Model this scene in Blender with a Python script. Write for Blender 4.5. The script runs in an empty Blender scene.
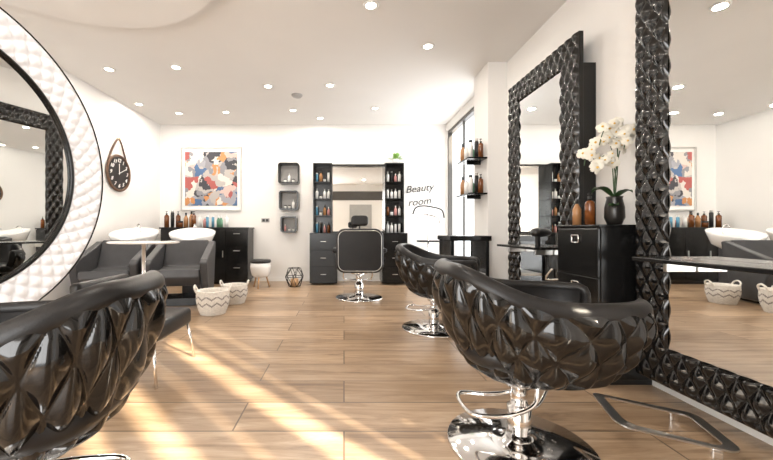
import bpy, bmesh, math, random
from mathutils import Vector, Matrix
random.seed(4)
S=bpy.context.scene
COL=S.collection
F=350.0; VX=344.0; HY=230.0
pi=math.pi
def WX(px,y): return (px-VX)/F*y
def WZ(py,y): return 1-(py-HY)/F*y

# ---------------- materials
def mat(name,col,rough=.5,metal=0,noise=0.0,nscale=8,bump=0,bscale=60,emit=0,coat=0,spec=.5,emcol=None,alpha=None):
    m=bpy.data.materials.new(name); m.use_nodes=True
    nt=m.node_tree; b=nt.nodes['Principled BSDF']
    b.inputs['Base Color'].default_value=(*col,1); b.inputs['Roughness'].default_value=rough
    b.inputs['Metallic'].default_value=metal; b.inputs['Coat Weight'].default_value=coat
    b.inputs['Coat Roughness'].default_value=.05
    b.inputs['Specular IOR Level'].default_value=spec
    tc=nt.nodes.new('ShaderNodeTexCoord')
    n=nt.nodes.new('ShaderNodeTexNoise'); n.inputs['Scale'].default_value=nscale; n.inputs['Detail'].default_value=4
    nt.links.new(tc.outputs['Object'],n.inputs['Vector'])
    r=nt.nodes.new('ShaderNodeValToRGB')
    r.color_ramp.elements[0].position=.3; r.color_ramp.elements[1].position=.7
    r.color_ramp.elements[0].color=(*[c*(1-noise) for c in col],1)
    r.color_ramp.elements[1].color=(*[min(1,c*(1+noise)) for c in col],1)
    nt.links.new(n.outputs['Fac'],r.inputs['Fac']); nt.links.new(r.outputs['Color'],b.inputs['Base Color'])
    if bump:
        n2=nt.nodes.new('ShaderNodeTexNoise'); n2.inputs['Scale'].default_value=bscale
        nt.links.new(tc.outputs['Object'],n2.inputs['Vector'])
        bp=nt.nodes.new('ShaderNodeBump'); bp.inputs['Strength'].default_value=bump; bp.inputs['Distance'].default_value=.002
        nt.links.new(n2.outputs['Fac'],bp.inputs['Height']); nt.links.new(bp.outputs['Normal'],b.inputs['Normal'])
    if emit:
        b.inputs['Emission Color'].default_value=(*(emcol or col),1); b.inputs['Emission Strength'].default_value=emit
    return m
M={}
M['wall']=mat('wall_plaster',(.79,.775,.755),.85,noise=.015,nscale=2,bump=.1)
M['ceil']=mat('ceiling_plaster',(.78,.765,.745),.9,noise=.01,nscale=2)
M['white']=mat('white_paint',(.82,.81,.79),.45,noise=.02)
M['gloss']=mat('black_patent_leather',(.004,.0038,.0037),.13,noise=.1,coat=.2,spec=.5)
M['leather']=mat('black_leather',(.012,.011,.011),.36,noise=.15,bump=.25,bscale=220,spec=.35)
M['grey']=mat('charcoal_leather',(.050,.050,.053),.42,noise=.12,bump=.3,bscale=200,spec=.45)
M['lacq']=mat('black_lacquer',(.007,.007,.007),.22,noise=.1,spec=.4)
M['chrome']=mat('chrome',(.80,.79,.78),.08,1,noise=.02)
M['steel']=mat('brushed_steel',(.6,.59,.57),.3,1,noise=.04)
M['mirror']=mat('mirror_silver',(.90,.91,.90),.005,1,noise=.0)
M['quiltw']=mat('white_quilted_leather_glow',(.84,.84,.86),.30,noise=.01,emit=.14)  # faint emission added so the unlit white quilt looks luminous
M['basin']=mat('white_ceramic',(.85,.84,.82),.12,noise=.01,coat=.3)
M['wood']=mat('light_wood',(.50,.30,.15),.5,noise=.2,nscale=12)
M['dwood']=mat('dark_walnut',(.10,.05,.025),.45,noise=.3,nscale=20)
M['weave']=mat('white_woven_cotton',(.74,.70,.64),.9,noise=.12,nscale=50,bump=.5,bscale=90)
M['weaved']=mat('grey_yarn',(.30,.27,.25),.9,noise=.2,nscale=50)
M['amber']=mat('amber_glass',(.16,.05,.012),.12,noise=.2,coat=.4)
M['tan']=mat('cognac_bottle',(.38,.19,.08),.25,noise=.1)
M['bwhite']=mat('white_plastic',(.80,.79,.77),.3,noise=.02)
M['bblack']=mat('black_plastic',(.012,.012,.012),.35,noise=.1)
M['bblue']=mat('blue_plastic',(.10,.28,.42),.3,noise=.05)
M['bgreen']=mat('green_plastic',(.14,.30,.20),.3,noise=.05)
M['bpink']=mat('pink_plastic',(.60,.28,.26),.3,noise=.05)
M['leaf']=mat('leaf_green',(.03,.075,.022),.4,noise=.3,nscale=20)
M['leafl']=mat('fresh_green',(.22,.42,.08),.5,noise=.3,nscale=20)
M['petal']=mat('orchid_petal',(.78,.75,.66),.6,noise=.05,nscale=30)
M['yellow']=mat('orchid_centre',(.7,.45,.10),.6,noise=.1)
M['vase']=mat('dark_ceramic',(.02,.018,.016),.3,noise=.2)
M['lamp']=mat('lamp_lens',(1,.97,.9),.5,emit=14,emcol=(1,.93,.8))
M['dgrey']=mat('grey_plastic',(.35,.34,.33),.5,noise=.05)
M['greyp']=mat('grey_paint',(.36,.36,.35),.6,noise=.05)
M['frame']=mat('window_frame_dark',(.06,.055,.05),.4,noise=.1)

def floor_mat():
    m=bpy.data.materials.new('oak_planks'); m.use_nodes=True; nt=m.node_tree; N=nt.nodes; L=nt.links
    b=N['Principled BSDF']; tc=N.new('ShaderNodeTexCoord')
    br=N.new('ShaderNodeTexBrick'); br.inputs['Scale'].default_value=1
    br.inputs['Brick Width'].default_value=1.5; br.inputs['Row Height'].default_value=.29
    br.inputs['Mortar Size'].default_value=.0045; br.inputs['Mortar Smooth'].default_value=.1; br.inputs['Bias'].default_value=0
    br.offset=.37; br.inputs['Color1'].default_value=(0,0,0,1); br.inputs['Color2'].default_value=(1,1,1,1); br.inputs['Mortar'].default_value=(.5,.5,.5,1)
    L.new(tc.outputs['Object'],br.inputs['Vector'])
    mp=N.new('ShaderNodeMapping'); mp.inputs['Scale'].default_value=(.8,8,1)
    L.new(tc.outputs['Object'],mp.inputs['Vector'])
    add=N.new('ShaderNodeVectorMath'); add.operation='MULTIPLY_ADD'
    add.inputs[1].default_value=(13,7,5)
    L.new(br.outputs['Color'],add.inputs[0]); L.new(mp.outputs['Vector'],add.inputs[2])
    n=N.new('ShaderNodeTexNoise'); n.inputs['Scale'].default_value=1.6; n.inputs['Detail'].default_value=9; n.inputs['Roughness'].default_value=.70; n.inputs['Distortion'].default_value=1.1
    L.new(add.outputs[0],n.inputs['Vector'])
    r=N.new('ShaderNodeValToRGB'); cr=r.color_ramp
    cr.elements[0].position=.31; cr.elements[0].color=(.19,.115,.066,1)
    cr.elements[1].position=.68; cr.elements[1].color=(.57,.42,.285,1)
    e=cr.elements.new(.48); e.color=(.41,.28,.175,1)
    L.new(n.outputs['Fac'],r.inputs['Fac'])
    mx=N.new('ShaderNodeMix'); mx.data_type='RGBA'; mx.blend_type='MULTIPLY'; mx.inputs[0].default_value=1
    pr=N.new('ShaderNodeValToRGB'); pr.color_ramp.elements[0].color=(.70,.68,.66,1); pr.color_ramp.elements[1].color=(1.0,1.0,1.0,1)
    L.new(br.outputs['Color'],pr.inputs['Fac']); L.new(r.outputs['Color'],mx.inputs[6]); L.new(pr.outputs['Color'],mx.inputs[7])
    m2=N.new('ShaderNodeMix'); m2.data_type='RGBA'; L.new(br.outputs['Fac'],m2.inputs[0]); L.new(mx.outputs[2],m2.inputs[6]); m2.inputs[7].default_value=(.12,.08,.05,1)
    L.new(m2.outputs[2],b.inputs['Base Color']); b.inputs['Roughness'].default_value=.28
    bp=N.new('ShaderNodeBump'); bp.inputs['Strength'].default_value=.25; bp.inputs['Distance'].default_value=.002; bp.invert=True
    L.new(br.outputs['Fac'],bp.inputs['Height']); L.new(bp.outputs['Normal'],b.inputs['Normal'])
    return m
M['floor']=floor_mat()
def art_mat():
    m=bpy.data.materials.new('abstract_paint'); m.use_nodes=True; nt=m.node_tree; N=nt.nodes; L=nt.links
    b=N['Principled BSDF']; tc=N.new('ShaderNodeTexCoord')
    # large brush patches: warped voronoi cells, streaked by noise
    n=N.new('ShaderNodeTexNoise'); n.inputs['Scale'].default_value=3.5; n.inputs['Detail'].default_value=4
    L.new(tc.outputs['Object'],n.inputs['Vector'])
    ad=N.new('ShaderNodeVectorMath'); ad.operation='MULTIPLY_ADD'; ad.inputs[1].default_value=(.55,.55,.55)
    L.new(n.outputs['Color'],ad.inputs[0]); L.new(tc.outputs['Object'],ad.inputs[2])
    v=N.new('ShaderNodeTexVoronoi'); v.inputs['Scale'].default_value=6.5
    L.new(ad.outputs[0],v.inputs['Vector'])
    sp=N.new('ShaderNodeSeparateColor'); L.new(v.outputs['Color'],sp.inputs[0])
    r=N.new('ShaderNodeValToRGB'); cr=r.color_ramp; cr.interpolation='CONSTANT'
    cols=[(0,(.04,.04,.05)),(.12,(.40,.37,.35)),(.28,(.50,.22,.08)),(.35,(.22,.22,.24)),(.50,(.62,.58,.53)),(.66,(.35,.09,.08)),(.72,(.30,.30,.33)),(.84,(.55,.40,.36)),(.92,(.06,.12,.24))]
    cr.elements[0].color=(*cols[0][1],1); cr.elements[0].position=0
    cr.elements[1].position=cols[1][0]; cr.elements[1].color=(*cols[1][1],1)
    for p,c in cols[2:]:
        e=cr.elements.new(p); e.color=(*c,1)
    L.new(sp.outputs[0],r.inputs['Fac']); L.new(r.outputs['Color'],b.inputs['Base Color']); b.inputs['Roughness'].default_value=.6
    return m
M['art']=art_mat()
def glass_mat():
    m=bpy.data.materials.new('window_glass'); m.use_nodes=True; nt=m.node_tree; N=nt.nodes; L=nt.links
    N.remove(N['Principled BSDF']); o=N['Material Output']
    t=N.new('ShaderNodeBsdfTransparent'); g=N.new('ShaderNodeBsdfGlossy'); g.inputs['Roughness'].default_value=.02
    mx=N.new('ShaderNodeMixShader'); mx.inputs[0].default_value=.05; L.new(t.outputs[0],mx.inputs[1]); L.new(g.outputs[0],mx.inputs[2]); L.new(mx.outputs[0],o.inputs[0])
    return m
M['glass']=glass_mat()

# ---------------- helpers
def empty(name,loc,rz=0,label=None,cat=None,group=None):
    e=bpy.data.objects.new(name,None); e.location=loc; e.rotation_euler=(0,0,rz); e.empty_display_size=.1; COL.objects.link(e)
    tag(e,label,cat,group); return e
def tag(o,label=None,cat=None,group=None):
    if label:o['label']=label
    if cat:o['category']=cat
    if group:o['group']=group
    return o
def mk(name,vs,fs,m,parent=None,smooth=True,recalc=True,mi=None):
    me=bpy.data.meshes.new(name); me.from_pydata([tuple(v) for v in vs],[],fs)
    ms=m if isinstance(m,(list,tuple)) else [m]
    for x in ms: me.materials.append(M[x])
    if mi: me.polygons.foreach_set('material_index',mi)
    if recalc:
        bm=bmesh.new(); bm.from_mesh(me); bmesh.ops.recalc_face_normals(bm,faces=bm.faces); bm.to_mesh(me); bm.free()
    me.polygons.foreach_set('use_smooth',[smooth]*len(me.polygons)); 
    o=bpy.data.objects.new(name,me); COL.objects.link(o)
    if parent:o.parent=parent
    return o
def boxdata(x0,x1,y0,y1,z0,z1,bev=0,seg=2):
    bm=bmesh.new(); bmesh.ops.create_cube(bm,size=1)
    for v in bm.verts:
        v.co=Vector((x0+(v.co.x+.5)*(x1-x0),y0+(v.co.y+.5)*(y1-y0),z0+(v.co.z+.5)*(z1-z0)))
    if bev: bmesh.ops.bevel(bm,geom=list(bm.edges),offset=bev,segments=seg,affect='EDGES',profile=.5)
    bm.verts.ensure_lookup_table()
    vs=[v.co.copy() for v in bm.verts]; fs=[[v.index for v in f.verts] for f in bm.faces]; bm.free(); return vs,fs
def box(name,x0,x1,y0,y1,z0,z1,m,parent=None,bev=.004,seg=2):
    vs,fs=boxdata(x0,x1,y0,y1,z0,z1,bev,seg); o=mk(name,vs,fs,m,parent,smooth=False)
    if bev>.012:
        o.data.polygons.foreach_set('use_smooth',[True]*len(o.data.polygons))
    return o
def join(datas):
    vs=[];fs=[]
    for v,f in datas:
        k=len(vs); vs+=list(v); fs+=[[i+k for i in q] for q in f]
    return vs,fs
def boxes(name,lst,m,parent=None,bev=.003):
    vs,fs=join([boxdata(*b,bev) for b in lst]); return mk(name,vs,fs,m,parent,smooth=False)
def lathedata(prof,n=32,c=(0,0,0),sx=1,sy=1):
    vs=[];fs=[]
    for r,z in prof:
        for i in range(n):
            a=2*pi*i/n; vs.append(Vector((c[0]+r*sx*math.cos(a),c[1]+r*sy*math.sin(a),c[2]+z)))
    for j in range(len(prof)-1):
        for i in range(n):
            k=(i+1)%n; fs.append([j*n+i,j*n+k,(j+1)*n+k,(j+1)*n+i])
    if prof[0][0]>1e-4: fs.append(list(range(n))[::-1])
    if prof[-1][0]>1e-4: fs.append([(len(prof)-1)*n+i for i in range(n)])
    return vs,fs
def lathe(name,prof,m,parent=None,n=32,c=(0,0,0),sx=1,sy=1,smooth=True):
    vs,fs=lathedata(prof,n,c,sx,sy); o=mk(name,vs,fs,m,parent,smooth)
    if smooth:
        for p in o.data.polygons:
            if len(p.vertices)>4:p.use_smooth=False
    return o
def sweepdata(pts,ra,rb=None,n=10,closed=False,up=(0,0,1),rad=None):
    rb=rb or ra; pts=[Vector(p) for p in pts]; vs=[];fs=[]; K=len(pts); prev=None
    for i,p in enumerate(pts):
        a=pts[(i-1)%K] if (closed or i>0) else p; b=pts[(i+1)%K] if (closed or i<K-1) else p
        t=(b-a).normalized(); u=Vector(up)
        if prev is not None: s=(prev-t*prev.dot(t)).normalized()
        else:
            if abs(t.dot(u))>.95: u=Vector((1,0,0))
            s=t.cross(u).normalized()
        prev=s; nn=s.cross(t).normalized(); k=rad[i] if rad else 1
        for j in range(n):
            an=2*pi*j/n; vs.append(p+s*ra*k*math.cos(an)+nn*rb*k*math.sin(an))
    for i in range(K if closed else K-1):
        i2=(i+1)%K
        for j in range(n):
            j2=(j+1)%n; fs.append([i*n+j,i*n+j2,i2*n+j2,i2*n+j])
    if not closed: fs.append(list(range(n))); fs.append([(K-1)*n+j for j in range(n)])
    return vs,fs
def sweep(name,pts,ra,m,parent=None,rb=None,n=10,closed=False,up=(0,0,1),rad=None):
    vs,fs=sweepdata(pts,ra,rb,n,closed,up,rad); return mk(name,vs,fs,m,parent)
def smoothpath(pts,k=6,closed=False):
    pts=[Vector(p) for p in pts]; out=[]; n=len(pts)
    rng=range(n if closed else n-1)
    for i in rng:
        if closed: p0,p1,p2,p3=pts[i-1],pts[i],pts[(i+1)%n],pts[(i+2)%n]
        else: p0,p1,p2,p3=pts[max(i-1,0)],pts[i],pts[i+1],pts[min(i+2,n-1)]
        for j in range(k):
            t=j/k; out.append(.5*((2*p1)+(p2-p0)*t+(2*p0-5*p1+4*p2-p3)*t*t+(3*p1-p0-3*p2+p3)*t**3))
    if not closed: out.append(pts[-1])
    return out
def dup(e,loc,rz=None,label=None,group=None,scale=None):
    n=e.copy(); COL.objects.link(n); n.location=loc
    if rz is not None:n.rotation_euler=(0,0,rz)
    if scale:n.scale=(scale,)*3
    if label:n['label']=label
    if group:n['group']=group
    for c in list(e.children):
        k=c.copy(); COL.objects.link(k); k.parent=n
        for g in list(c.children):
            h=g.copy(); COL.objects.link(h); h.parent=k
    return n
def quilt(p,q,e=.6):
    a=abs(math.sin(pi*p)*math.sin(pi*q)); return math.sqrt(a*a*.55+a*.45+.004)-.063 if e is None else a**e
def sst(a,b,x):
    t=max(0,min(1,(x-a)/(b-a))); return t*t*(3-2*t)
def struct(o): o['kind']='structure'; return o
def sbox(name,*a,m='wall',bev=0): return struct(box(name,*a,m,None,bev))
def rrect(w,h,r,n=6):
    out=[]
    for cx,cy,a0 in((w/2-r,h/2-r,0),(-w/2+r,h/2-r,90),(-w/2+r,-h/2+r,180),(w/2-r,-h/2+r,270)):
        for i in range(n+1):
            a=math.radians(a0+90*i/n); out.append((cx+r*math.cos(a),cy+r*math.sin(a)))
    return out
def prism(poly,axis,a0,a1):
    n=len(poly); f=(lambda p,a:Vector((a,p[0],p[1]))) if axis=='x' else (lambda p,a:Vector((p[0],a,p[1]))) if axis=='y' else (lambda p,a:Vector((p[0],p[1],a)))
    vs=[f(p,a0) for p in poly]+[f(p,a1) for p in poly]
    fs=[list(range(n)),[n+i for i in range(n)][::-1]]+[[i,(i+1)%n,n+(i+1)%n,n+i] for i in range(n)]
    return vs,fs
def bevmod(o,w=.01,s=3):
    b=o.modifiers.new('bevel','BEVEL'); b.width=w; b.segments=s; b.limit_method='ANGLE'; b.angle_limit=math.radians(40); return o

# ---------------- room
XL,XR,YB,YF,H=-3.6,2.0,6.86,-2.2,3.06
sbox('floor',XL-.2,XR+.2,YF-.2,YB+.2,-.15,0,m='floor')
sbox('ceiling',XL-.2,XR+.2,YF-.2,YB+.2,H,H+.15,m='ceil')
sbox('wall_back',XL-.2,XR+.2,YB,YB+.2,0,H)
sbox('wall_left',XL-.2,XL,YF-.2,YB,0,H)
sbox('wall_right',XR,XR+.2,.45,4.80,0,H)
sbox('wall_right',XR,XR+.2,4.80,YB,2.92,H)
sbox('wall_right',XR,XR+.2,6.80,YB,0,2.92)
sbox('wall_right',XR,XR+.04,YF,.45,2.85,H)
prev=YF
for a,b in((-1.62,-1.50),(-1.30,-1.10),(-.86,-.80),(-.55,-.32),(-.19,-.13),(.10,.16)):  # unseen stretch of wall, slits cut to shape the sun streaks on the floor
    sbox('wall_right',XR,XR+.04,prev,a,0,2.85); prev=b
sbox('wall_right',XR,XR+.04,prev,.45,0,2.85)
sbox('trim_1',XR+.05,XR+.09,-1.75,.3,1.30,1.36,m='frame')
sbox('wall_pillar',1.765,XR,4.29,4.75,0,H)
sbox('sun_block_fin',2.3,5.2,4.3,4.6,-.1,4)  # unseen fin added outside to keep sun off the back wall
sbox('wall_front',XL,-.5,YF-.2,YF,2.75,H)
sbox('wall_front',XL,-3.3,YF-.2,YF,0,2.75)
sbox('wall_front',-.5,XR,YF-.2,YF,0,H)
for i,x in enumerate((-3.3,-1.9,-.55)):
    sbox('window_2',x,x+.05,YF-.12,YF-.06,0,2.75,m='frame')
sbox('door_1',.25,1.25,YF,YF+.05,0,2.15,m='greyp',bev=.004)
sbox('trim_3',-.5,2.0,YF,YF+.03,2.35,2.75,m='frame')
struct(mk('window_1',*join([boxdata(XR+.02,XR+.09,4.80,4.85,0,2.92),boxdata(XR+.02,XR+.09,6.75,6.80,0,2.92),boxdata(XR+.04,XR+.07,5.98,6.01,0,2.92),boxdata(XR+.02,XR+.09,4.8,6.8,2.86,2.92),boxdata(XR+.02,XR+.09,4.8,6.8,0,.08)]),'frame',smooth=False))
struct(mk('window_1',[(XR+.055,4.85,.08),(XR+.055,6.75,.08),(XR+.055,6.75,2.86),(XR+.055,4.85,2.86)],[[0,1,2,3]],'glass',None,False))
for nm,a in(('baseboard_right',(XR-.015,XR,.45,4.29,0,.09)),('baseboard_back',(XL,XR,YB-.015,YB,0,.08)),('baseboard_left',(XL,XL+.015,YF,YB,0,.08))):
    sbox(nm,*a,m='white')
o=lathe('trim_2',[(1.2,0),(1.2,.1)],'ceil',None,96,(-2.05,2.2,H-.1)); struct(o)

# ---------------- styling chair
def styling_chair(loc,rz,label):
    e=empty('styling_chair',loc,rz,label,'chair','quilted styling chairs')
    A,B,CX=.425,.335,.055; ZB=.33; PH=144
    def hh(ph): a=abs(ph); return .825-.135*sst(20,98,a)
    def P(ph,v,off=0,quil=True):
        t=math.radians(ph); c,s=math.cos(t),math.sin(t)
        ex=.80; ux=-math.copysign(abs(c)**ex,c); uy=math.copysign(abs(s)**ex,s)
        k=.42+.58*(math.sin(pi/2*min(1,v*1.02))**.64)
        z=ZB+(hh(ph)-ZB)*v
        U=(ph+PH)/(2*PH)*15; V=v*1.75+.25
        d=off
        if quil:
            q=quilt(U+V,U-V,None)
            d+=.030*q*min(1,(1-v)*9)*min(1,v*5+.2)
        nrm=Vector((ux/A,uy/B,0)).normalized()
        return Vector((CX+ux*A*k,uy*B*k,z))+nrm*d+Vector((0,0,-d*.4*(1-v)))
    n,mm=420,90; vs=[];fs=[]
    for i in range(n+1):
        for j in range(mm+1): vs.append(P(-PH+2*PH*i/n,j/mm))
    for i in range(n):
        for j in range(mm):
            a=i*(mm+1)+j; fs.append([a,a+mm+1,a+mm+2,a+1])
    mk('outer_shell',vs,fs,'gloss',e,recalc=False)
    n2,m2=70,16; vs=[];fs=[]
    for i in range(n2+1):
        for j in range(m2+1): vs.append(P(-PH+2*PH*i/n2,j/m2,-.055,False))
    for i in range(n2):
        for j in range(m2):
            a=i*(m2+1)+j; fs.append([a,a+1,a+m2+2,a+m2+1])
    for sgn in(-1,1):
        k=len(vs)
        for j in range(m2+1): vs.append(P(sgn*PH,j/m2,-.055,False)); vs.append(P(sgn*PH,j/m2,0,False))
        for j in range(m2): fs.append([k+2*j,k+2*j+1,k+2*j+3,k+2*j+2])
    mk('backrest_lining',vs,fs,'leather',e,recalc=False)
    pts=[]
    for v in(.30,.45,.6,.75,.88): pts.append(P(-PH,v,-.028,False)+Vector((.012,0,0)))
    for i in range(61): pts.append(P(-PH+2*PH*i/60,1,-.024,False))
    for v in(.88,.75,.6,.45,.30): pts.append(P(PH,v,-.028,False)+Vector((.012,0,0)))
    sweep('armrest_rim',smoothpath(pts,2),.037,'leather',e,.027,14)
    prof=[(.0,.43),(.80,.43),(.93,.45),(1.0,.485),(.97,.525),(.85,.545),(.4,.555),(0,.558)]
    vs=[];fs=[];nn=48
    for r,z in prof:
        for i in range(nn):
            a=2*pi*i/nn; c,s=math.cos(a),math.sin(a)
            vs.append(Vector((.07+.355*r*math.copysign(abs(c)**.6,c),.262*r*math.copysign(abs(s)**.6,s),z-.02)))
    for j in range(len(prof)-1):
        for i in range(nn): k=(i+1)%nn; fs.append([j*nn+i,j*nn+k,(j+1)*nn+k,(j+1)*nn+i])
    mk('seat_cushion',vs,fs,'leather',e)
    lathe('seat_pan',[(.12,.315),(.14,.32),(.15,.345),(.24,.42)],'lacq',e,32,(.055,0,0),1.1,.85)
    lathe('column',[(.052,.02),(.052,.19),(.036,.195),(.036,.28),(.06,.285),(.075,.32)],'chrome',e)
    lathe('base',[(.32,0),(.32,.008),(.315,.014),(.12,.022),(.075,.03),(.06,.045)],'chrome',e,64)
    fr=smoothpath([(.06,.05,.31),(.02,.05,.24),(-.12,.07,.205),(-.24,.09,.20),(-.27,.0,.20),(-.24,-.12,.20),(-.1,-.13,.205),(.03,-.08,.23),(.06,-.05,.31)],6)
    sweep('footrest',fr,.010,'chrome',e)
    sweep('pump_lever',smoothpath([(.03,0,.16),(.12,.06,.17),(.2,.14,.22)],5),.008,'chrome',e)
    return e
c1=styling_chair((.81,1.62,0),math.radians(-4),'black patent quilted tub chair on chrome disc base')
dup(c1,(.91,3.55,0),math.radians(-24),'black quilted tub chair on chrome base beside black console')
dup(c1,(-.985,1.08,0),math.radians(186),'black quilted tub chair facing the round white mirror')

# ---------------- wall mirrors
def wall_mirror(yc,label):
    e=empty('wall_mirror',(XR,yc,0),0,label,'mirror','quilted framed wall mirrors')
    Wd,z0,z1,b=1.155,.10,2.57,.225; D=.15
    nu,nv=160,342; du=Wd/nu; dz=(z1-z0)/nv
    idx={};vs=[];fs=[]
    def vert(i,j):
        if (i,j) in idx:return idx[(i,j)]
        s=-Wd/2+i*du; z=z0+j*dz
        eo=min(s+Wd/2,Wd/2-s,z-z0,z1-z); ei=b-eo
        edge=min(1,max(0,eo)/.025)**.5*min(1,max(0,ei)/.02)**.5
        q=quilt(s/.09+z/.155,s/.09-z/.155,None)
        d=D+.012*edge+.026*q*edge
        idx[(i,j)]=len(vs); vs.append(Vector((-d,s,z))); return idx[(i,j)]
    bi=round(b/du); bj=round(b/dz)
    for i in range(nu):
        for j in range(nv):
            if i<bi or i>=nu-bi or j<bj or j>=nv-bj: fs.append([vert(i,j),vert(i,j+1),vert(i+1,j+1),vert(i+1,j)])
    mk('quilted_frame',vs,fs,'gloss',e)
    h=Wd/2
    boxes('frame_back',[(-D,-D+.035,-h,-h+b,z0,z1),(-D,-D+.035,h-b,h,z0,z1),(-D,-D+.035,-h+b,h-b,z0,z0+b),(-D,-D+.035,-h+b,h-b,z1-b,z1)],'lacq',e)
    box('mount_box',-D+.034,-.002,-h+.02,h-.02,z0+.03,2.33,'lacq',e)
    box('glass',-D-.004,-D+.002,-h+b-.01,h-b+.01,z0+b-.01,z1-b+.01,'mirror',e,0)
    return e
wm1=wall_mirror(1.635,'tall mirror in glossy black quilted frame with console shelf')
wm2=dup(wm1,(XR,3.33,0),label='tall mirror in black quilted frame beside the pillar')
for yc in(1.60,3.33):
    e=empty('console_shelf',(XR-.155,yc,.83),0,'slim black gloss shelf fixed below wall mirror','shelf','mirror console shelves')
    box('shelf_board',-.235,-.002,-.36,.36,0,.022,'lacq',e,.004)
    box('bracket',-.16,-.002,-.25,-.23,-.05,0,'steel',e); box('bracket',-.16,-.002,.23,.25,-.05,0,'steel',e)
def footrest(loc,rz):
    e=empty('mirror_footrest',loc,rz,'flat chrome loop footrest on the floor below mirror','footrest','floor footrests')
    pts=[Vector((x,y,.045+.045*max(0,(-x)/.2))) for x,y in rrect(.42,.32,.05,6)]
    vs=[];fs=[];n=len(pts)
    for p in pts:
        r=Vector((p.x,p.y,0)).normalized()
        for a,b in((-.026,-.004),(.026,-.004),(.026,.004),(-.026,.004)): vs.append(p+r*a+Vector((0,0,b)))
    for i in range(n):
        k=(i+1)%n
        for j in range(4): fs.append([4*i+j,4*i+(j+1)%4,4*k+(j+1)%4,4*k+j])
    mk('loop',vs,fs,'steel',e,False)
    for a in(-1,1): box('foot',.12,.16,a*.16-.012,a*.16+.012,0,.045,'chrome',e)
    return e
footrest((1.55,1.73,0),math.radians(-18)); footrest((1.54,3.33,0),0)

# ---------------- round mirror
def round_mirror(loc,rz,zc):
    e=empty('round_mirror',loc,rz,'large round mirror with white quilted frame on black stand','mirror')
    Ro,Ri=.725,.560; n=480; m=32; vs=[];fs=[]
    for i in range(n):
        a=2*pi*i/n
        for j in range(m+1):
            r=Ri+(Ro-Ri)*j/m
            U=i/n*54; V=j/m*2
            x=.035+.03*(j/m)+.020*quilt(U+V,U-V,.5)*min(1,min(j,m-j)/3)
            vs.append(Vector((x,r*math.cos(a),zc+r*math.sin(a))))
    for i in range(n):
        k=(i+1)%n
        for j in range(m): fs.append([i*(m+1)+j,i*(m+1)+j+1,k*(m+1)+j+1,k*(m+1)+j])
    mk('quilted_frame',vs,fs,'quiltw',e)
    def ring(r,x,nm,mt,ra=.008,rb=.012):
        sweep(nm,[(x,r*math.cos(2*pi*i/96),zc+r*math.sin(2*pi*i/96)) for i in range(96)],ra,mt,e,rb,8,True,up=(1,0,0))
    ring(Ro+.004,.04,'outer_rim','lacq',.007,.032); ring(Ri,.042,'inner_rim','lacq',.010,.010)
    vs,fs=lathedata([(Ri,0),(Ri,.004)],96); vs=[Vector((v.z+.03,v.x,v.y+zc)) for v in vs]; mk('glass',vs,fs,'mirror',e,False)
    vs,fs=lathedata([(Ro,0),(Ro,.03)],96); vs=[Vector((v.z,v.x,v.y+zc)) for v in vs]; mk('backing',vs,fs,'lacq',e,False)
    box('stand',-.06,0,-.09,.09,.03,zc,'lacq',e); box('foot',-.28,.0,-.3,.3,0,.03,'lacq',e)
    return e
round_mirror((-1.625,1.37,0),math.radians(-10),1.285)

# ---------------- low chair with chrome legs
e=empty('side_chair',(-1.47,2.48,0),0,'low black leather chair on slim chrome legs','chair')
box('seat',-.28,.28,-.27,.27,.27,.40,'leather',e,.035,4)
box('backrest',-.28,-.20,-.27,.27,.37,.66,'leather',e,.03,4)
for sx in(-1,1):
    for sy in(-1,1): sweep('leg',[(.25*sx,.24*sy,.29),(.29*sx,.28*sy,0)],.010,'chrome',e)

# ---------------- wash units
def wash(loc,rz,label):
    e=empty('shampoo_chair',loc,rz,label,'shampoo chair','backwash units')
    for sx in(-1,1):
        a=[(-.42,.58),(-.36,.63),(0,.74),(.30,.84),(.36,.83),(.34,.70),(.24,.34),(.18,.05),(-.20,.05),(-.33,.30)]
        vs,fs=prism(a,'x',sx*.33-.045,sx*.33+.045); bevmod(mk('armrest',vs,fs,'grey',e,False),.02,4)
    vs,fs=prism([(-.40,.40),(-.38,.50),(-.1,.47),(.10,.50),(.27,.86),(.36,.84),(.26,.40),(.18,.25),(-.30,.28)],'x',-.283,.283); bevmod(mk('seat',vs,fs,'grey',e,False),.02,4)
    box('plinth',-.26,.26,-.18,.22,0,.10,'lacq',e)
    prof=[(.05,.70),(.12,.70),(.22,.78),(.275,.93),(.28,.965),(.262,.97),(.245,.94),(.19,.84),(.10,.79),(0,.785)]
    vs,fs=lathedata(prof,40); out=[]
    for v in vs:
        z=v.z
        if z>.9: z+=.07*(v.y/.27)+(-.06*max(0,1-abs(v.x)/.11) if v.y<-.15 else 0)
        out.append(Vector((v.x*1.18,v.y*1.15+.62,z)))
    mk('basin',out,fs,'basin',e)
    box('basin_pedestal',-.13,.13,.50,.76,0,.74,'grey',e,.03,3)
    sweep('tap',smoothpath([(0,.84,.94),(0,.84,1.06),(0,.78,1.09),(0,.72,1.05)],5),.012,'chrome',e)
    return e
w1=wash((-2.20,4.78,0),math.radians(12),'charcoal leather shampoo chair with white ceramic basin beside baskets')
dup(w1,(-3.02,4.65,0),math.radians(12),'charcoal leather shampoo chair with white basin behind side table')
e=empty('side_table',(-1.86,3.25,0),0,'small oval white top table on chrome pole','table')
lathe('table_top',[(.0,.875),(.28,.875),(.295,.885),(.28,.895),(0,.896)],'basin',e,40,sx=1.1,sy=.7)
lathe('pole',[(.016,.03),(.016,.875)],'chrome',e); lathe('base',[(.2,0),(.2,.012),(.03,.03)],'chrome',e,40)

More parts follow.
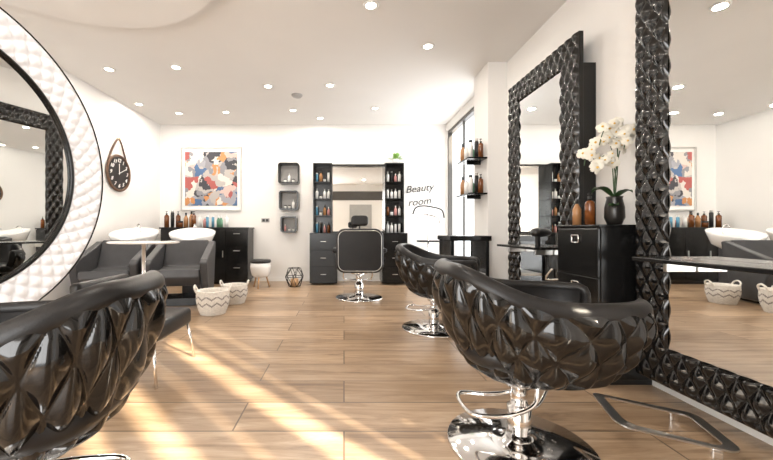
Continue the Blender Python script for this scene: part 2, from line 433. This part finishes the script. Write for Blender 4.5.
# ---------------- baskets
def basket(loc,s,label):
    e=empty('woven_basket',loc,random.random(),label,'basket','white woven baskets')
    n,rows=80,30; vs=[];fs=[];mi=[]
    R=lambda t:.135+.045*math.sin(pi*min(1,t*1.15)*.62)
    for j in range(rows+1):
        t=j/rows
        for i in range(n):
            a=2*pi*i/n; r=R(t)+.003*(1 if (i//2+j//2)%2 else -1)
            vs.append(Vector((r*math.cos(a),r*math.sin(a),t*.27)))
    for j in range(rows):
        for i in range(n):
            k=(i+1)%n; fs.append([j*n+i,j*n+k,(j+1)*n+k,(j+1)*n+i])
            tri=abs((i%8)-4); mi.append(1 if (j-11-tri*1.0)%8<1.3 and 9<j<24 else 0)
    fs.append(list(range(n))[::-1]); mi.append(0)
    k0=len(vs)
    for z,r in((.27,.155),(.24,.155),(.03,.12)):
        for i in range(n): a=2*pi*i/n; vs.append(Vector((r*math.cos(a),r*math.sin(a),z)))
    for i in range(n):
        k=(i+1)%n; fs.append([rows*n+i,rows*n+k,k0+k,k0+i]); mi.append(0)
        for q in range(2): fs.append([k0+q*n+i,k0+q*n+k,k0+(q+1)*n+k,k0+(q+1)*n+i]); mi.append(0)
    fs.append([k0+2*n+i for i in range(n)]); mi.append(0)
    mk('basket_body',vs,fs,['weave','weaved'],e,True,True,mi)
    for sx in(-1,1): sweep('handle',smoothpath([(sx*.168,-.06,.25),(sx*.19,-.05,.30),(sx*.195,0,.325),(sx*.19,.05,.30),(sx*.168,.06,.25)],5),.011,'weave',e)
    e.scale=(s,s,s); return e
basket((WX(213,4.2),4.2,0),1.05,'white woven basket with grey zigzag and loop handles')
basket((-1.50,4.80,0),.95,'smaller white woven basket beside shampoo chair')

# ---------------- sideboard
yS=6.42
e=empty('sideboard',(-2.57,yS,0),0,'long black lacquer sideboard with drawers against the wall','cabinet')
box('body',-.80,.80,.02,YB-yS-.016,.06,1.02,'lacq',e); box('worktop',-.82,.82,-.01,YB-yS-.016,1.02,1.05,'lacq',e)
box('plinth',-.76,.76,.06,.38,0,.06,'bblack',e)
for i in range(4):
    x=-.80+.4*i
    if i<3: d=box('door',x+.005,x+.395,0,.02,.07,1.01,'lacq',e); box('handle',x+.34,x+.355,-.02,0,.5,.62,'steel',d)
    else:
        for k in range(3):
            d=box('drawer',x+.005,x+.395,0,.02,.07+.313*k,.375+.313*k,'lacq',e); box('handle',x+.14,x+.26,-.018,0,.30+.313*k,.312+.313*k,'steel',d)
# ---------------- bottles
def bottle(kind,body,cap,h=.2,r=.03):
    prof={'pump':[(.0,0),(r,0),(r,h*.68),(r*.8,h*.75),(r*.35,h*.79)],'round':[(0,0),(r,0),(r*1.02,h*.6),(r*.5,h*.78),(r*.35,h*.82)],'jar':[(0,0),(r*1.1,0),(r*1.15,h*.35),(r*1.1,h*.42)],'spray':[(0,0),(r*.85,0),(r*.85,h*.85),(r*.6,h*.88)]}[kind]
    a,fa=lathedata(prof,18); z=prof[-1][1]
    cp={'pump':[(r*.4,z),(r*.4,z+h*.08),(r*.12,z+h*.09),(r*.12,h*.97),(r*.45,h*.975),(r*.45,h),(0,h)],'round':[(r*.42,z),(r*.42,h),(0,h)],'jar':[(r*1.2,z),(r*1.2,z+h*.14),(0,z+h*.14)],'spray':[(r*.7,z),(r*.7,h),(0,h*1.0)]}[kind]
    b,fb=lathedata(cp,18)
    vs,fs=join([(a,fa),(b,fb)]); mi=[0]*len(fa)+[1]*len(fb)
    return mk('jar' if kind=='jar' else 'bottle',vs,fs,[body,cap],None,True,True,mi)
T=[bottle('pump','amber','bblack',.24,.034),bottle('round','tan','bblack',.22,.032),bottle('spray','bwhite','bblack',.22,.03),bottle('pump','bwhite','bwhite',.22,.034),bottle('spray','bblue','bwhite',.2,.028),bottle('round','bgreen','bwhite',.2,.03),bottle('jar','bwhite','bblack',.16,.03),bottle('spray','bblack','steel',.23,.027),bottle('jar','amber','bblack',.15,.03),bottle('round','bpink','bwhite',.19,.03)]
desc=['amber pump bottle with black top','cognac bottle with black cap','white spray can with black cap','white pump bottle','blue spray bottle with white cap','green bottle with white cap','white jar with black lid','black spray can with steel cap','amber jar with black lid','pink bottle with white cap']
used=set()
def put(k,x,y,z,group,where,s=1.0):
    if k in used: o=T[k].copy(); COL.objects.link(o)
    else: o=T[k]; used.add(k)
    o.location=(x,y,z); o.scale=(s,)*3; o.rotation_euler=(0,0,random.random()*6)
    tag(o,desc[k]+' '+where,'jar' if k in(6,8) else 'bottle',group)
for i,k in enumerate([0,7,0,8,1,1,0,3,9,4,4,5,5,3]):
    put(k,WX(168+i*4.5,6.6),6.6+.05*((i%3)-1),1.05,'bottles on the sideboard','on black sideboard',1.25+.15*(i%2) if i<7 else 1.1)

# ---------------- painting
e=empty('painting',(WX(211.5,YB),YB-.002,1.375),0,'abstract painting in grey, orange and blue with silver frame','painting')
box('canvas',-.51,.51,-.02,-.012,.10,1.15,'art',e,0); box('mat_board',-.575,.575,-.012,-.004,.02,1.23,'white',e,0)
boxes('frame',[(-.59,-.565,-.035,-.0,0,1.25),(.565,.59,-.035,-.0,0,1.25),(-.565,.565,-.035,-.0,0,.025),(-.565,.565,-.035,0,1.225,1.25)],'steel',e)

# ---------------- wall cube shelves
for py,s in((174.5,.40),(201,.37),(224.5,.31)):
    z=WZ(py,YB); e=empty('wall_cube_shelf',(WX(290,YB),YB-.001,z-s/2),0,'black rounded square cube shelf on white wall','shelf','cube wall shelves')
    o1=rrect(s,s,.05); i1=rrect(s-.05,s-.05,.035); n=len(o1); vs=[]
    for pl in(o1,i1):
        for y in(-.18,0):
            vs+=[Vector((p[0],y,p[1]+s/2)) for p in pl]
    fs=[]
    for i in range(n):
        k=(i+1)%n; fs+=[[i,k,n+k,n+i],[2*n+i,2*n+k,3*n+k,3*n+i],[i,k,2*n+k,2*n+i],[n+i,n+k,3*n+k,3*n+i]]
    mk('shelf_frame',vs,fs,'lacq',e,False)
    box('back_panel',-s/2+.02,s/2-.02,-.008,-.001,.02,s-.02,'dgrey',e,0)
    for q in(-1,0,1):
        put(random.choice([2,3,6,9]),WX(290,YB)+q*.08,YB-.09,z-s/2+.0255,'products in the cube shelves','in cube shelf',.8 if s>.35 else .7)

# ---------------- back styling unit
yb=YB-.002
e=empty('shelving_unit',(.275,yb,0),0,'black styling wall unit with central mirror, shelves and drawers','cabinet')
for a,b in((-.86,-.50),(.50,.86)):
    t=.022
    boxes('shelf_tower',[(a,a+t,-.24,0,.95,2.27),(b-t,b,-.24,0,.95,2.27),(a,b,-.24,0,2.248,2.27),(a,b,-.02,0,.95,2.27)]+[(a,b,-.24,0,z,z+.018) for z in(1.26,1.58,1.90)],'lacq',e)
box('mirror_header',-.5,.5,-.10,0,2.235,2.27,'lacq',e,.003); box('mirror_sill',-.5,.5,-.06,0,.94,.975,'lacq',e,.003)
box('mirror_glass',-.50,.50,-.022,-.014,.975,2.235,'mirror',e,0)
for sx in(-1,1):
    a,b=(-.90,-.40) if sx<0 else(.42,.88)
    box('base_cabinet',a,b,-.50,0,.03,.945,'lacq',e)
    for k in range(3):
        d=box('drawer',a+.01,b-.01,-.52,-.50,.05+.298*k,.335+.298*k,'lacq',e)
        boxes('handle',[((a+b)/2-.05,(a+b)/2+.05,-.535,-.52,.19+.298*k,.20+.298*k)],'steel',d)
box('counter',-.40,.42,-.40,0,.90,.94,'lacq',e)
for cx in(.275-.68,.275+.68):
    for z in(.95,1.278,1.598,1.918):
        for q in range(4):
            put(random.choice([0,1,2,3,4,6,7,9,2,3]),cx-.115+q*.075,yb-.13,z+.0005,'products on the styling unit shelves','on black shelf tower',.8+.2*random.random())
e=empty('potted_plant',(WX(396,6.72),6.72,2.272),0,'small bushy green plant in white pot on shelf tower','plant')
lathe('pot',[(0,0),(.05,0),(.06,.08),(.05,.08),(.045,.06),(0,.06)],'bwhite',e,20)
vs=[];fs=[]
for i in range(130):
    a=random.random()*2*pi; l=random.uniform(.07,.17); el=random.uniform(.1,1.4)
    d=Vector((math.cos(a)*math.cos(el),math.sin(a)*math.cos(el)*.6,math.sin(el))); c=Vector((0,0,.07)); s=d.cross(Vector((0,0,1))).normalized()*.016
    k=len(vs); vs+=[c+d*l*.5,c+d*l*.75+s,c+d*l,c+d*l*.75-s]; fs.append([k,k+1,k+2,k+3])
mk('foliage',vs,fs,'leafl',e,False,False)

# ---------------- barber chair
e=empty('barber_chair',(.22,5.15,0),0,'black leather barber chair with headrest and studded back','chair')
def rr_slab(name,w,h,r,y0,y1,zc,m,parent,bev=.02,xo=0):
    p=[(x+xo,z+zc) for x,z in rrect(w,h,r)]; vs,fs=prism(p,'y',y0,y1); return bevmod(mk(name,vs,fs,m,parent,False),bev,3)
rr_slab('backrest',.66,.62,.12,-.30,-.18,.71,'leather',e,.03)
pts=[(x,-.303,z+.71) for x,z in rrect(.60,.56,.10,8)]
sweep('stud_trim',pts,.005,'steel',e,None,8,True,up=(0,1,0))
rr_slab('headrest',.24,.15,.05,-.26,-.17,1.13,'leather',e,.03)
sweep('headrest_post',[(0,-.22,.95),(0,-.22,1.10)],.03,'leather',e,.012)
box('seat',-.28,.28,-.22,.30,.42,.56,'leather',e,.04,4)
for sx in(-1,1):
    box('armrest',sx*.34-.045,sx*.34+.045,-.24,.25,.68,.74,'leather',e,.025,3)
    box('arm_support',sx*.34-.02,sx*.34+.02,-.2,.2,.42,.68,'lacq',e)
sweep('footrest',smoothpath([(-.2,.28,.45),(-.22,.50,.22),(0,.54,.20),(.22,.50,.22),(.2,.28,.45)],6),.014,'chrome',e)
lathe('column',[(.065,.02),(.065,.22),(.045,.23),(.045,.34),(.12,.36),(.14,.42)],'chrome',e); lathe('base',[(.345,0),(.345,.015),(.33,.022),(.12,.03),(.08,.05)],'chrome',e,64)

# ---------------- small stools
e=empty('pouf_stool',(WX(260.5,6.1),6.1,0),0,'small round stool with black cushion, white body and wood legs','stool')
lathe('cushion',[(0,.43),(.17,.43),(.185,.455),(.17,.485),(0,.495)],'bblack',e,32); lathe('body',[(.10,.18),(.15,.22),(.175,.34),(.17,.43)],'bwhite',e,32)
for i in range(3): a=2*pi*i/3+.5; sweep('leg',[(.10*math.cos(a),.10*math.sin(a),.2),(.16*math.cos(a),.16*math.sin(a),0)],.013,'wood',e)
e=empty('wire_lantern',(WX(294.5,6.2),6.2,0),0,'black geometric wire lantern with candle on the floor','lantern')
d=[]; rs=[(.10,0),(.17,.17),(.11,.32)]
rings=[[Vector((r*math.cos(2*pi*(i+.5*(k==1))/6),r*math.sin(2*pi*(i+.5*(k==1))/6),z+.007)) for i in range(6)] for k,(r,z) in enumerate(rs)]
for k,R_ in enumerate(rings):
    for i in range(6):
        d.append(sweepdata([R_[i],R_[(i+1)%6]],.006,None,6))
        if k<2:
            N_=rings[k+1]
            d.append(sweepdata([R_[i],N_[i]],.006,None,6)); d.append(sweepdata([R_[i],N_[(i-1)%6 if k==0 else (i+1)%6]],.006,None,6))
mk('wire_frame',*join(d),'bblack',e); lathe('candle',[(0,.0),(.07,.0),(.07,.14),(0,.14)],'wood',e,20)

# ---------------- manicure corner
e=empty('side_desk',(1.56,6.30,0),0,'small white desk with gold legs near the window','desk')
box('desk_top',-.32,.32,-.2,.2,.70,.73,'white',e); box('drawer',-.28,.28,-.19,.17,.60,.70,'white',e)
for sx in(-1,1):
    for sy in(-1,1): sweep('leg',[(.27*sx,.16*sy,.60),(.30*sx,.19*sy,0)],.012,'wood',e)
e=empty('equipment_stand',(1.40,5.82,0),0,'wheeled chrome salon stand with curved arms near window','stand')
sweep('pole',[(0,0,.06),(0,0,1.18)],.014,'chrome',e)
for i in range(5):
    a=2*pi*i/5+.3; c,s=math.cos(a),math.sin(a)
    sweep('leg',[(0,0,.085),(.21*c,.21*s,.055)],.011,'chrome',e)
    vs,fs=lathedata([(.025,-.01),(.025,.01)],14,(0,0,0)); mk('wheel',[Vector((.21*c+v.x*c-v.z*s,.21*s+v.x*s+v.z*c,.026+v.y)) for v in vs],fs,'bblack',e,False)
for k,(zz,w) in enumerate(((1.40,.26),(1.26,.20))):
    sweep('arm',smoothpath([(-w,-.02,zz-.14),(-w*.8,-.02,zz-.03),(-w*.3,0,zz),(w*.3,0,zz-.02),(w*.85,-.02,zz-.07),(w,-.02,zz-.2)],6),.012,'bblack' if k==0 else 'chrome',e)
sweep('neck',[(0,0,1.17),(0,0,1.40)],.009,'chrome',e)
box('tray',-.17,.17,-.11,.11,.80,.83,'bblack',e,.006)
def text(body,size,name='wall_lettering'):
    c=bpy.data.curves.new('t','FONT'); c.body=body; c.size=size; c.extrude=.004; c.align_x='CENTER'; c.align_y='CENTER'; c.shear=.35; c.resolution_u=3
    o=bpy.data.objects.new('t',c); COL.objects.link(o); bpy.context.view_layer.update()
    me=bpy.data.meshes.new_from_object(o.evaluated_get(bpy.context.evaluated_depsgraph_get())); bpy.data.objects.remove(o)
    me.materials.clear(); me.materials.append(M['bblack']); r=bpy.data.objects.new(name,me); COL.objects.link(r); return r
e=empty('wall_sign',(WX(419,YB),YB-.008,1.68),0,'black script lettering decal on white wall','sign')
for t,z in(('Beauty',.13),('room',-.13)):
    o=text(t,.20,'lettering'); o.rotation_euler=(pi/2,-.12,0); o.location=(0,0,z); o.parent=e
e=empty('wall_socket',(WX(265.5,YB),YB,1.15),0,'double dark wall socket','socket'); box('plate',-.08,.08,-.01,-.001,0,.08,'dgrey',e)
for a in(-.06,.01): box('outlet',a,a+.05,-.013,-.009,.015,.065,'bblack',e)

# ---------------- wall shelves on pillar
for z in(1.90,1.46):
    e=empty('floating_shelf',(1.765,4.52,z),0,'short black floating shelf with products on pillar','shelf','pillar shelves')
    box('shelf_board',-.24,-.001,-.22,.22,-.02,.0,'lacq',e); box('bracket',-.18,-.001,-.01,.01,-.06,-.02,'lacq',e)
    for i in range(6):
        put([0,2,7,3,5,1][i],1.765-.07-.10*(i%2),4.34+.07*i,z+.001,'products on the pillar shelves','on floating shelf',.95+.2*(i%3)/2)
e=empty('reception_console',(1.52,4.45,0),0,'black lacquer console table against the pillar','table')
box('table_top',-.26,.24,-.28,.28,.87,.93,'lacq',e); box('side_panel',-.24,-.20,-.26,.26,0,.87,'lacq',e); box('side_panel',.18,.22,-.26,.26,0,.87,'lacq',e); box('shelf',-.20,.18,-.25,.25,.45,.48,'white',e)

# ---------------- drawer cabinet by mirrors
e=empty('drawer_cabinet',(1.99,2.455,0),0,'black drawer cabinet with square chrome pulls between wall mirrors','cabinet')
box('body',-.345,0,-.215,.215,.04,1.02,'lacq',e); box('plinth',-.32,0,-.2,.2,0,.04,'bblack',e)
box('cabinet_top',-.365,0,-.22,.22,1.02,1.035,'lacq',e)
for k in range(3):
    z=.05+.322*k; d=box('drawer',-.363,-.345,-.21,.21,z,z+.315,'lacq',e)
    o1=[(y,zz+z+.245) for y,zz in rrect(.07,.05,.004,1)]
    sweep('handle',[(-.37,y,zz) for y,zz in o1],.005,'chrome',d,None,6,True,up=(1,0,0))
for x,y,k,s in((1.69,2.54,1,.85),(1.70,2.42,0,.9),(1.77,2.52,1,.95)): put(k,x,y,1.0355,'bottles on the drawer cabinet','on black drawer cabinet',s)
# orchid
e=empty('orchid',(1.87,2.42,1.0355),0,'white orchid in dark vase on drawer cabinet','plant')
lathe('vase',[(0,0),(.04,0),(.06,.05),(.058,.12),(.045,.18),(.05,.195),(.04,.195),(.035,.17),(0,.16)],'vase',e,28)
def leafm(a,l,w,dz):
    vs=[];fs=[];n=8
    for i in range(n+1):
        t=i/n; p=Vector((math.cos(a)*l*t,math.sin(a)*l*t,.18+dz*math.sin(t*pi*.75))); s=Vector((-math.sin(a),math.cos(a),0))*w*math.sin(pi*min(1,t*.95+.05))
        vs+=[p-s,p+Vector((0,0,-.008)),p+s]
    for i in range(n): fs+=[[3*i,3*i+1,3*i+4,3*i+3],[3*i+1,3*i+2,3*i+5,3*i+4]]
    return vs,fs
for a,l,dz in((3.4,.20,.08),(4.6,.18,.05),(2.4,.13,.08),(5.4,.10,.06),(4.0,.17,-.05)): mk('leaf',*leafm(a,l,.03,dz),'leaf',e,True,False)
stems=[[(0,0,.16),(-.02,-.01,.38),(-.05,-.03,.54),(-.14,-.05,.58),(-.22,-.05,.50),(-.25,-.06,.40)],[(0,0,.16),(.02,0,.38),(.0,-.02,.60),(-.05,-.04,.68),(-.12,-.06,.63),(-.17,-.09,.53)],[(0,0,.16),(.02,.02,.34),(.04,.0,.52),(.05,-.05,.64),(.01,-.10,.62),(-.03,-.12,.50)],[(0,0,.16),(.01,.0,.30),(-.03,-.02,.44),(-.10,-.04,.47),(-.15,-.05,.42),(-.17,-.06,.36)]]
def blossom():
    vs=[];fs=[]
    for i in range(5):
        a=2*pi*i/5+pi/2; w=.024 if i in(1,4) else .017; l=.045
        k=len(vs); c,s=math.cos(a),math.sin(a)
        for t,ww in((.05,.2),(.4,.9),(.75,1),(1,.35)):
            for sg in(-1,0,1): vs.append(Vector((c*l*t-s*w*ww*sg,-.004+(-.008 if sg==0 else 0)+.012*t*t,s*l*t+c*w*ww*sg)))
        for r in range(3):
            for q in range(2): fs.append([k+3*r+q,k+3*r+q+1,k+3*r+q+4,k+3*r+q+3])
    n=len(fs); b,fb=lathedata([(0,-.01),(.008,-.004),(.009,.006),(0,.012)],8); b=[Vector((v.x,v.z-.012,v.y)) for v in b]
    vs,fs=join([(vs,fs),(b,fb)]); return vs,fs,[0]*n+[1]*len(fb)
bv,bf,bmi=blossom(); first=None
for st in stems:
    sp=smoothpath(st,8); sweep('stem',sp,.0035,'leaf',e,None,6)
    for i in range(9):
        p=sp[int(len(sp)*(.42+.063*i))-1]
        if first is None: o=mk('flower',bv,bf,['petal','yellow'],e,True,False,bmi); first=o
        else: o=first.copy(); COL.objects.link(o); o.parent=e
        o.location=p+Vector((random.uniform(-.03,.03),-.02+random.uniform(-.02,.02),random.uniform(-.03,.02))); o.rotation_euler=(random.uniform(-.5,.5),random.uniform(-1,1),random.uniform(-1.1,.5)); s=random.uniform(.65,1.0); o.scale=(s,s,s)
e=empty('hair_dryer',(1.70,3.02,.853),math.radians(200),'black hair dryer on mirror shelf','hair dryer')
vs,fs=lathedata([(.02,-.10),(.028,-.09),(.038,-.03),(.04,.05),(.03,.09),(0,.095)],20); mk('barrel',[Vector((v.z,v.x,v.y+.125)) for v in vs],fs,'bblack',e)
box('handle',.02,.055,-.015,.015,0,.10,'bblack',e,.006)

# ---------------- clock
e=empty('wall_clock',(XL,5.55,1.90),0,'round black wall clock hanging on rope from hook','clock')
def disc(r0,x0,x1,nm,m,par,n=48):
    vs,fs=lathedata([(r0,x0),(r0,x1)],n); return mk(nm,[Vector((v.z,v.x,v.y)) for v in vs],fs,m,par,False)
disc(.27,.005,.03,'clock_face','bblack',e)
sweep('clock_rim',[(.03,.275*math.cos(2*pi*i/48),.275*math.sin(2*pi*i/48)) for i in range(48)],.02,'dwood',e,None,8,True,up=(1,0,0))
for i in range(12):
    a=pi/2-2*pi*(i+1)/12
    o=text(str(i+1),.085,'numeral'); o.data.materials.clear(); o.data.materials.append(M['bwhite']); o.rotation_euler=(pi/2,0,pi/2); o.location=(.034,.20*math.cos(a),.20*math.sin(a)); o.parent=e
mk('hand',*boxdata(.037,.041,-.006,.006,-.02,.15),'bwhite',e,False); o=mk('hand',*boxdata(.041,.045,-.005,.005,-.02,.20),'bwhite',e,False); o.rotation_euler=(-1.1,0,0)
sweep('rope',smoothpath([(.02,-.24,.14),(.02,-.14,.36),(.03,0,.54),(.02,.14,.36),(.02,.24,.14)],6),.014,'dwood',e)
vs,fs=lathedata([(.018,0),(.018,.05),(0,.055)],12); mk('hook',[Vector((v.z,v.x,v.y+.54)) for v in vs],fs,'wood',e)

# ---------------- ceiling lights
dl=None
for px,py in((371,5),(428,46),(330,85),(268,86),(176,67),(109,69),(139,104),(179,113),(226,112),(293,110),(375,108),(320,118)):
    y=2.06*F/(230-py); x=WX(px,y)
    if dl is None:
        dl=empty('downlight',(x,y,H),0,'small round white recessed ceiling downlight, lit','ceiling light','recessed downlights')
        lathe('trim_ring',[(.045,-.002),(.075,-.002),(.075,-.010),(.06,-.014),(.045,-.006)],'white',dl,32)
        lathe('lens',[(0,-.004),(.047,-.004),(.047,-.008),(0,-.009)],'lamp',dl,32)
        l=bpy.data.lights.new('lamp_light','AREA'); l.shape='DISK'; l.size=.1; l.energy=11; l.color=(1,.92,.82)
        lo=bpy.data.objects.new('lamp_light',l); COL.objects.link(lo); lo.parent=dl; lo.location=(0,0,-.02)
    else: dup(dl,(x,y,H))
for x,y in((-.5,1.2),(-2.4,-.6),(.8,-.6)): dup(dl,(x,y,H))
y=2.06*F/(230-95); e=empty('smoke_detector',(WX(297,y),y,H),0,'round grey smoke detector on ceiling','smoke detector'); lathe('housing',[(0,-.035),(.06,-.033),(.085,-.01),(.085,0)],'dgrey',e,32)

# ---------------- lights / world / camera
w=bpy.data.worlds.new('World'); S.world=w; w.use_nodes=True; bg=w.node_tree.nodes['Background']; bg.inputs[0].default_value=(.92,.96,1,1); bg.inputs[1].default_value=2.2
s=bpy.data.lights.new('sun','SUN'); s.energy=24; s.angle=.02; s.color=(1,.88,.70)
so=bpy.data.objects.new('sun',s); COL.objects.link(so); d=Vector((-.707,.707,-.56)); so.rotation_euler=d.to_track_quat('-Z','Y').to_euler()
def area(loc,dirv,sx,sy,en,col):
    l=bpy.data.lights.new('daylight_fill','AREA'); l.shape='RECTANGLE'; l.size=sx; l.size_y=sy; l.energy=en; l.color=col
    o=bpy.data.objects.new('daylight_fill',l); COL.objects.link(o); o.location=loc; o.rotation_euler=Vector(dirv).to_track_quat('-Z','Y').to_euler()
area((-1.9,YF+.05,1.5),(0,1,0),2.7,2.5,150,(1,.98,.95))  # unseen fill lamp added behind the camera, standing in for daylight
area((XR+.15,5.8,1.5),(-1,0,0),1.8,2.6,45,(1,.98,.95))
S.view_settings.view_transform='Standard'; S.view_settings.look='None'; S.view_settings.exposure=.06
cam=bpy.data.cameras.new('camera'); co=bpy.data.objects.new('camera',cam); COL.objects.link(co)
cam.sensor_width=36; cam.lens=36*F/773; cam.shift_x=(386.5-VX)/773; cam.shift_y=0; cam.clip_start=.05
co.location=(0,0,1); co.rotation_euler=(pi/2,0,0); S.camera=co
